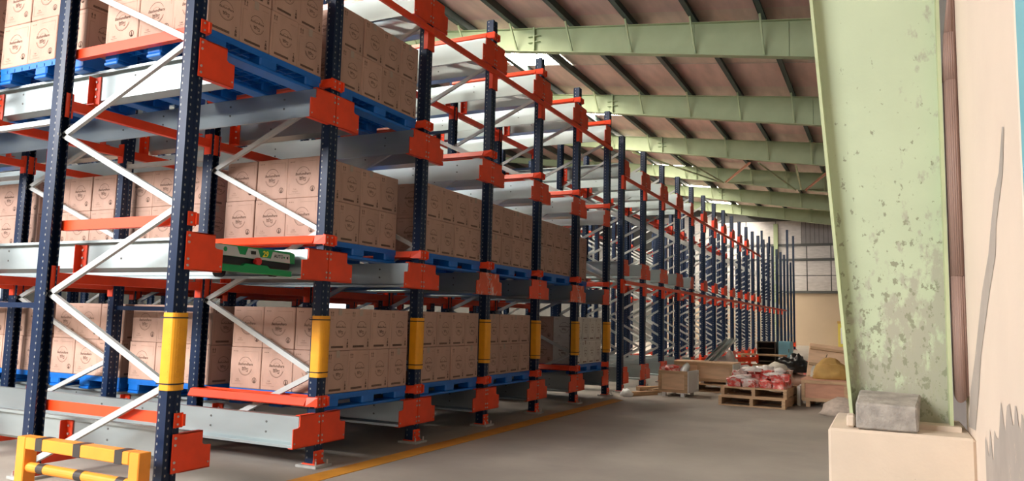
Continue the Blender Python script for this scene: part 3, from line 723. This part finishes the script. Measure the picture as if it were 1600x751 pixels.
for n in range(21):
    for lv in range(3):
        if lv == 2 and n > 11: continue
        for ri, x in enumerate((-1.2, -3.65)):
            o = obj('cross_beam', ME_BEAM2, None, (x, V0+n*VP, VT[lv]-VH-.016)); tag(o, 'orange cross beam inside the empty far rack, %s level, %s lane, %s upright row back' % (('ground', 'middle', 'top')[lv], ORD[n], ORD[1+2*ri]), 'beam', 'cross beams of the empty rack')

# ================================================================== CLUTTER AT THE FAR END OF THE AISLE
def crate(label, x, y, z, w, d, h, rz, m='ply', frame='wood', end=None, legs=.07, lid=False, group=None):
    t = thing('wooden_crate', label, 'crate', (x, y, z), rz, group)
    th = .014; bt = .05
    for nm, a in (('front_panel', (-w/2, -d/2, legs, w/2, -d/2+th, legs+h)), ('back_panel', (-w/2, d/2-th, legs, w/2, d/2, legs+h)), ('bottom_panel', (-w/2, -d/2, legs, w/2, d/2, legs+th))):
        obj(nm, bx(nm, m, *a), t)
    for s in (-1, 1):
        e = obj('end_panel', bx('end_panel', end if (end and s > 0) else m, s*(w/2-th), -d/2+th, legs, s*w/2, d/2-th, legs+h), t)
        if end and s > 0: e['label'] = 'white painted end'
    if lid: obj('lid', bx('lid', m, -w/2-.01, -d/2-.01, legs+h, w/2+.01, d/2+.01, legs+h+.018), t)
    for s in (-1, 1):
        obj('batten', bx('batten', frame, s*w/2, -d/2-.018, legs, s*(w/2-bt), -d/2, legs+h), t)
    for zz in (legs, legs+h-bt): obj('batten', bx('batten', frame, -w/2+bt, -d/2-.018, zz, w/2-bt, -d/2, zz+bt), t)
    if end:
        for s in (-1, 1): obj('batten', bx('batten', end, w/2, s*d/2, legs, w/2+.016, s*(d/2-bt*.8), legs+h), t)
        for zz in (legs, legs+h-bt*.8): obj('batten', bx('batten', end, w/2, -d/2+bt*.8, zz, w/2+.016, d/2-bt*.8, zz+bt*.8), t)
    for sx in (-1, 1):
        for sy in (-1, 1): obj('leg', bx('leg', end or frame, sx*(w/2-.09)-.03, sy*(d/2-.03)-.03, 0, sx*(w/2-.09)+.03, sy*(d/2-.03)+.03, legs), t)
    return t
def wood_pallet(label, x, y, z, w, d, rz, group='wooden pallets on the floor'):
    t = thing('wooden_pallet', label, 'pallet', (x, y, z), rz, group)
    nb = 7; bw = d/nb
    for i in range(nb): obj('board', bx('board', 'wood', -w/2, -d/2+i*bw+.008, .122, w/2, -d/2+(i+1)*bw-.008, .142), t)
    for xx in (-w/2+.025, 0, w/2-.025): obj('stringer', bx('stringer', 'wood', xx-.025, -d/2, .02, xx+.025, d/2, .122), t)
    for i in (0, 3, 6): obj('board', bx('board', 'wood', -w/2, -d/2+i*bw+.008, 0, w/2, -d/2+(i+1)*bw-.008, .02), t)
    return t
def blob(name, m, sx, sy, sz, amp=.18, freq=3.0, sub=3, flat=.25, seed=0):
    bm = bmesh.new(); bmesh.ops.create_icosphere(bm, subdivisions=sub, radius=1)
    for v in bm.verts:
        n = noise.noise(v.co*freq*.6+Vector((seed*3.1, seed*1.7, seed)))+.5*noise.noise(v.co*freq*1.7+Vector((seed, 9, 2)))
        v.co *= 1+amp*n
        if v.co.z < -flat: v.co.z = -flat
        v.co = Vector((v.co.x*sx, v.co.y*sy, (v.co.z+flat)*sz/(1+flat)))
    me = bpy.data.meshes.new(name); bm.to_mesh(me); bm.free(); me.materials.append(M[m]); me.polygons.foreach_set('use_smooth', [True]*len(me.polygons)); return me
def pack(name, m, w, d, h, seed=0, amp=.02):
    bm = bmesh.new(); bmesh.ops.create_cube(bm, size=1); bmesh.ops.subdivide_edges(bm, edges=bm.edges[:], cuts=4, use_grid_fill=True)
    for v in bm.verts:
        co = Vector((v.co.x*w, v.co.y*d, (v.co.z+.5)*h)); n = noise.noise_vector(co*9+Vector((seed*2.3, seed, 1)))
        k = 1-.12*max(abs(v.co.x), abs(v.co.y), abs(v.co.z))**6
        co.x *= k; co.y *= k; co += n*amp
        if v.co.z < -.45: co.z = 0
        v.co = co
    me = bpy.data.meshes.new(name); bm.to_mesh(me); bm.free(); me.materials.append(M[m]); return me
c = crate('open plywood crate with white end by the rack, red scrap poking out', 1.02, 9.62, 0, .50, .60, .36, rad(-4), end='white')
tag(obj('bent_strip', blob('bent_strip', 'white', .07, .22, .12, .3, 3, 2, .2, 4), None, (1.12, 9.6, .42), (rad(25), rad(30), .3)), 'curled white strip sticking out of the open crate', 'scrap')
tag(obj('plastic_scrap', blob('plastic_scrap', 'red_film', .20, .2, .12, .35, 4, 3, .3, 2), None, (.92, 9.6, .40)), 'red plastic scrap filling the open crate', 'scrap')
wood_pallet('wooden pallet under the closed plywood crate', 1.54, 11.05, 0, .95, .85, rad(3))
crate('closed plywood crate with white edge, standing on a low pallet', 1.44, 11.0, .144, .64, .6, .33, rad(-3), end='white', legs=.04, lid=True)
crate('plain plywood crate half hidden behind the open crate', .80, 11.6, 0, .56, .6, .42, rad(2), lid=True)
wood_pallet('lower wooden pallet of the stack carrying red wrapped packs', 2.43, 9.05, 0, .98, 1.15, rad(-3))
wood_pallet('upper wooden pallet of the stack carrying red wrapped packs', 2.45, 9.07, .143, .96, 1.15, rad(-2))
PACKS = []
for row, (yy, nn, hh) in enumerate(((8.68, 4, .12), (8.93, 3, .17), (9.16, 4, .22), (9.42, 3, .28))):
    for k in range(nn):
        w = .86/nn
        PACKS.append((row, k, nn, 2.03+w*(k+.5)+random.uniform(-.02, .02), yy+random.uniform(-.02, .02), .287, w*random.uniform(.8, .98), random.uniform(.17, .23), hh*random.uniform(.6, 1.25), random.uniform(-.3, .3)))
for i, (row, k, nn, x, y, z, w, d, h, r) in enumerate(PACKS):
    o = obj('wrapped_pack', pack('wrapped_pack', 'pale_film_red' if i % 3 == 1 else 'red_film', w, d, h, i, .05), None, (x, y, z), (0, 0, r))
    tag(o, 'red plastic-wrapped pack on the stacked wooden pallets, %s row back, %s of %d' % (ORD[row], ORD[k], nn), 'pack', 'red wrapped packs')
for i, (x, y, z, a, b, cc) in enumerate(((2.2, 8.72, .40, .17, .10, .05), (2.70, 8.95, .45, .14, .10, .06), (2.30, 9.15, .50, .16, .1, .07), (2.72, 9.2, .50, .12, .1, .06), (2.5, 9.42, .49, .16, .10, .08))):
    tag(obj('film_wrap', blob('film_wrap', 'film', a, b, cc, .7, 6, 3, .2, i+11), None, (x, y, z)), 'crumpled clear film on the red packs, %s' % ('front left', 'right of centre', 'left of centre', 'right side', 'at the back')[i], 'film', 'clear film on the packs')
crate('reddish plywood crate with sacks on top, beside the green column', 3.40, 9.4, 0, .66, .55, .32, rad(-3), m='ply_red', legs=.09, lid=True)
tag(obj('sack', blob('sack', 'sack', .25, .13, .24, .22, 2.2, 4, .25, 3), None, (3.47, 9.27, .43)), 'bulging yellow-brown sack lying on the reddish crate', 'sack')
tag(obj('sack', blob('sack', 'sack', .24, .12, .33, .2, 2.2, 4, .25, 8), None, (3.46, 9.55, .43)), 'second yellow-brown sack slumped behind the bulging one', 'sack')
tag(obj('sack', blob('sack', 'sack_pale', .13, .16, .56, .3, 2.6, 4, .25, 5), None, (3.20, 9.92, 0)), 'pale grey sack leaning at the left of the reddish crate', 'sack')
t = thing('plywood_lid', 'large plywood crate lid with battens leaning behind the sacks', 'lid', (3.50, 10.55, .30), rad(4)); t.rotation_euler = (rad(-30), rad(6), rad(4))
obj('sheet', bx('sheet', 'ply', -.5, -.01, 0, .5, .01, .68), t)
for zz in (.0, .25, .56): obj('batten', bx('batten', 'wood', -.48, -.03, zz, .48, -.01, zz+.05), t)
for a, b in (((-.3, .1), (-.2, .5)), ((-.05, .12), (.0, .4)), ((.2, .15), (.15, .5))):
    mb = MB(); mb.bar((a[0], -.012, a[1]), (b[0], -.012, b[1]), .012, .004, (0, 1, 0)); obj('scratch', mb.mesh('scratch', 'dark_wood'), t)
tag(obj('crate_base', bx('crate_base', 'ply_red', 3.02, 10.80, 0, 3.9, 11.5, .36, bevel=.01)), 'reddish crate base propping the leaning plywood lid', 'crate')
tag(obj('garbage_bag', blob('garbage_bag', 'bag_black', .26, .22, .30, .4, 5, 4, .25, 6), None, (2.66, 12.0, .36)), 'shiny black plastic bag on the scrap heap', 'bag')
tag(obj('scrap_heap', blob('scrap_heap', 'card', .7, .5, .38, .3, 3, 4, .1, 1), None, (2.45, 12.05, 0)), 'heap of torn brown cardboard under the black bag', 'scrap')
tag(obj('sack', blob('sack', 'sack_pale', .22, .2, .22, .3, 3, 3, .2, 7), None, (2.50, 10.9, .34)), 'small tan sack between black bag and plywood lid', 'sack')
tag(obj('scrap_heap', blob('scrap_heap', 'sack_pale', .34, .3, .40, .35, 3, 4, .1, 12), None, (2.50, 10.85, 0)), 'heap of pale film and sacking in front of the black bag', 'scrap')
for i, (x, y, z, m_, a) in enumerate(((2.2, 10.25, .0, 'card', .24), (2.05, 13.4, .0, 'film', .32), (3.15, 14.0, .35, 'red_film', .5), (2.72, 15.6, .5, 'red_film', .36), (3.55, 15.6, .5, 'red_film', .38), (2.35, 14.6, .2, 'card', .42))):
    tag(obj('scrap_heap', blob('scrap_heap', m_, a, a*.7, a*.8, .4, 4, 3, .15, 20+i), None, (x, y, max(0, z*.0))), ('small brown cardboard heap behind the stacked pallets', 'clear plastic film heap by the blue basin', 'red and white plastic scrap heap behind the black bag', 'far red plastic scrap heap at the left', 'far red plastic scrap heap at the right', 'brown scrap heap between bench and black bag')[i], 'scrap', 'scrap heaps')
# blue basin with a white bag
mb = MB(); n = 20
for i in range(n):
    a = 2*math.pi*i/n; b = 2*math.pi*(i+1)/n
    for r0, z0, r1, z1 in ((.20, 0, .27, .2), (.27, .2, .29, .2), (.29, .2, .29, .185), (.255, .195, .19, .012)):
        mb.quad([(r0*math.cos(a), r0*math.sin(a), z0), (r0*math.cos(b), r0*math.sin(b), z0), (r1*math.cos(b), r1*math.sin(b), z1), (r1*math.cos(a), r1*math.sin(a), z1)])
mb.quad([(.2*math.cos(2*math.pi*i/n), .2*math.sin(2*math.pi*i/n), .002) for i in range(n)])
tag(obj('basin', mb.mesh('basin', 'basin'), None, (1.42, 13.6, 0)), 'blue plastic basin behind the closed plywood crate', 'basin')
tag(obj('plastic_bag', blob('plastic_bag', 'white', .2, .16, .2, .35, 4, 3, .2, 15), None, (1.5, 13.65, .16)), 'white plastic bag stuffed in the blue basin', 'bag')
# bench, dark shelf unit, pale blue cabinet
t = thing('wooden_bench', 'long low wooden bench in front of the dark shelf unit', 'bench', (1.25, 18.0, 0), rad(-3))
obj('seat', bx('seat', 'wood', -.62, -.15, .42, .62, .15, .46), t)
for sx in (-.5, .5):
    for sy in (-.1, .1): obj('leg', bx('leg', 'wood', sx-.03, sy-.03, 0, sx+.03, sy+.03, .42), t)
obj('stretcher', bx('stretcher', 'wood', -.5, -.02, .14, .5, .02, .19), t)
t = thing('shelf_unit', 'dark wooden shelf unit standing beside the pale blue cabinet', 'shelf', (1.26, 19.0, 0), rad(-4))
for sx in (-.24, .24): obj('side_panel', bx('side_panel', 'dark_wood', sx-.015, -.2, 0, sx+.015, .2, .78), t)
obj('back_panel', bx('back_panel', 'dark_wood', -.24, .185, 0, .24, .2, .78), t)
for z in (.05, .22, .4, .58, .755): obj('shelf', bx('shelf', 'dark_wood', -.225, -.2, z, .225, .185, z+.025), t)
t = thing('metal_cabinet', 'pale blue metal cabinet standing in the clutter', 'cabinet', (1.74, 19.0, 0), rad(-4))
obj('body', bx('body', 'pale_blue', -.16, -.2, 0, .16, .2, .80, bevel=.008), t); obj('door', bx('door', 'pale_blue', -.14, -.212, .03, .14, -.2, .77, bevel=.004), t); obj('handle', bx('handle', 'girt', .11, -.225, .5, .125, -.212, .6), t)
# stack of loose orange beams and silver channels
for i, (x, y, z, r, L) in enumerate(((.75, 15.6, .08, 80, 2.6), (.95, 15.7, .08, 82, 2.4), (.85, 15.6, .18, 79, 2.5), (.6, 16.8, .3, 60, 2.2), (2.3, 17.8, .25, 120, 2.2))):
    mb = MB(); mb.box(-L/2, -.03, -.06, L/2, .03, .06); mb.box(-L/2-.006, -.04, -.1, -L/2, .04, .12); mb.box(L/2, -.04, -.1, L/2+.006, .04, .12)
    o = obj('loose_beam', mb.mesh('loose_beam', 'orange'), None, (x, y, z+.03), (0, rad(0), rad(r)))
    tag(o, ('loose orange beam on the floor, left of the heap', 'loose orange beam on the floor, right of the heap', 'loose orange beam lying across two others', 'loose orange beam near the bench end', 'loose orange beam by the pale blue cabinet')[i], 'beam', 'loose orange beams on the floor')
for i in range(2):
    mb = MB(); a = Vector((.93+.13*i, 12.2, .42)); b = Vector((1.05+.13*i, 14.2, .9)); mb.bar(a, b, .09, .006); mb.bar(a+Vector((.045, 0, .02)), b+Vector((.045, 0, .02)), .006, .04); mb.bar(a+Vector((-.045, 0, .02)), b+Vector((-.045, 0, .02)), .006, .04)
    tag(obj('steel_channel', mb.mesh('steel_channel', 'galv')), 'bright steel channel leaning over the crates, %s of two' % ('left', 'right')[i], 'channel', 'leaning steel channels')
tag(obj('film_wrap', blob('film_wrap', 'film', .30, .28, .6, .35, 4, 3, .15, 31), None, (1.25, 13.0, 0)), 'clear plastic film bundled beside the leaning steel channels', 'film')
for i, (x, y, r, L) in enumerate(((.50, 9.15, 62, .7), (.58, 10.0, 80, .8), (.34, 10.25, 60, .6))):
    mb = MB(); mb.box(-L/2, -.05, 0, L/2, .05, .07)
    tag(obj('timber', mb.mesh('timber', 'wood', .004), None, (x, y, 0), (0, 0, rad(r))), 'short timber lying by the first empty-rack uprights, %s' % ('front', 'middle', 'back')[i], 'timber', 'timbers on the floor')
tag(obj('plastic_bag', blob('plastic_bag', 'white', .11, .1, .12, .3, 4, 3, .2, 17), None, (.33, 8.85, 0)), 'small white bag lying at the end of the yellow line', 'bag')
tag(obj('foam_board', bx('foam_board', 'white', 2.985, 9.2, 0, 3.03, 9.7, .3)), 'white foam board standing between wooden pallets and reddish crate', 'board')
tag(obj('foam_board', bx('foam_board', 'white', 3.77, 9.55, .0, 3.83, 9.85, .47)), 'white board standing behind the reddish crate by the column', 'board')
tag(obj('sand_pile', blob('sand_pile', 'sand', .30, .35, .22, .2, 3, 3, .05, 9), None, (3.68, 8.3, 0)), 'small pale sand pile beside the column plinth', 'sand')
tag(obj('cable_bundle', blob('cable_bundle', 'bag_black', .14, .2, .18, .4, 5, 3, .1, 13), None, (3.86, 9.25, 0)), 'dark cable bundle at the foot of the reddish crate', 'cables')
t = thing('far_cabinet', 'yellow cabinet standing against the far cream wall', 'cabinet', (2.05, FARY-.35, 0))
obj('body', bx('body', 'yellow_far', -.45, -.25, 0, .45, .25, 1.45, bevel=.01), t); obj('top', bx('top', 'sack', -.48, -.28, 1.45, .48, .28, 1.6), t); obj('door', bx('door', 'white', -.3, -.262, .2, .3, -.25, 1.2), t)
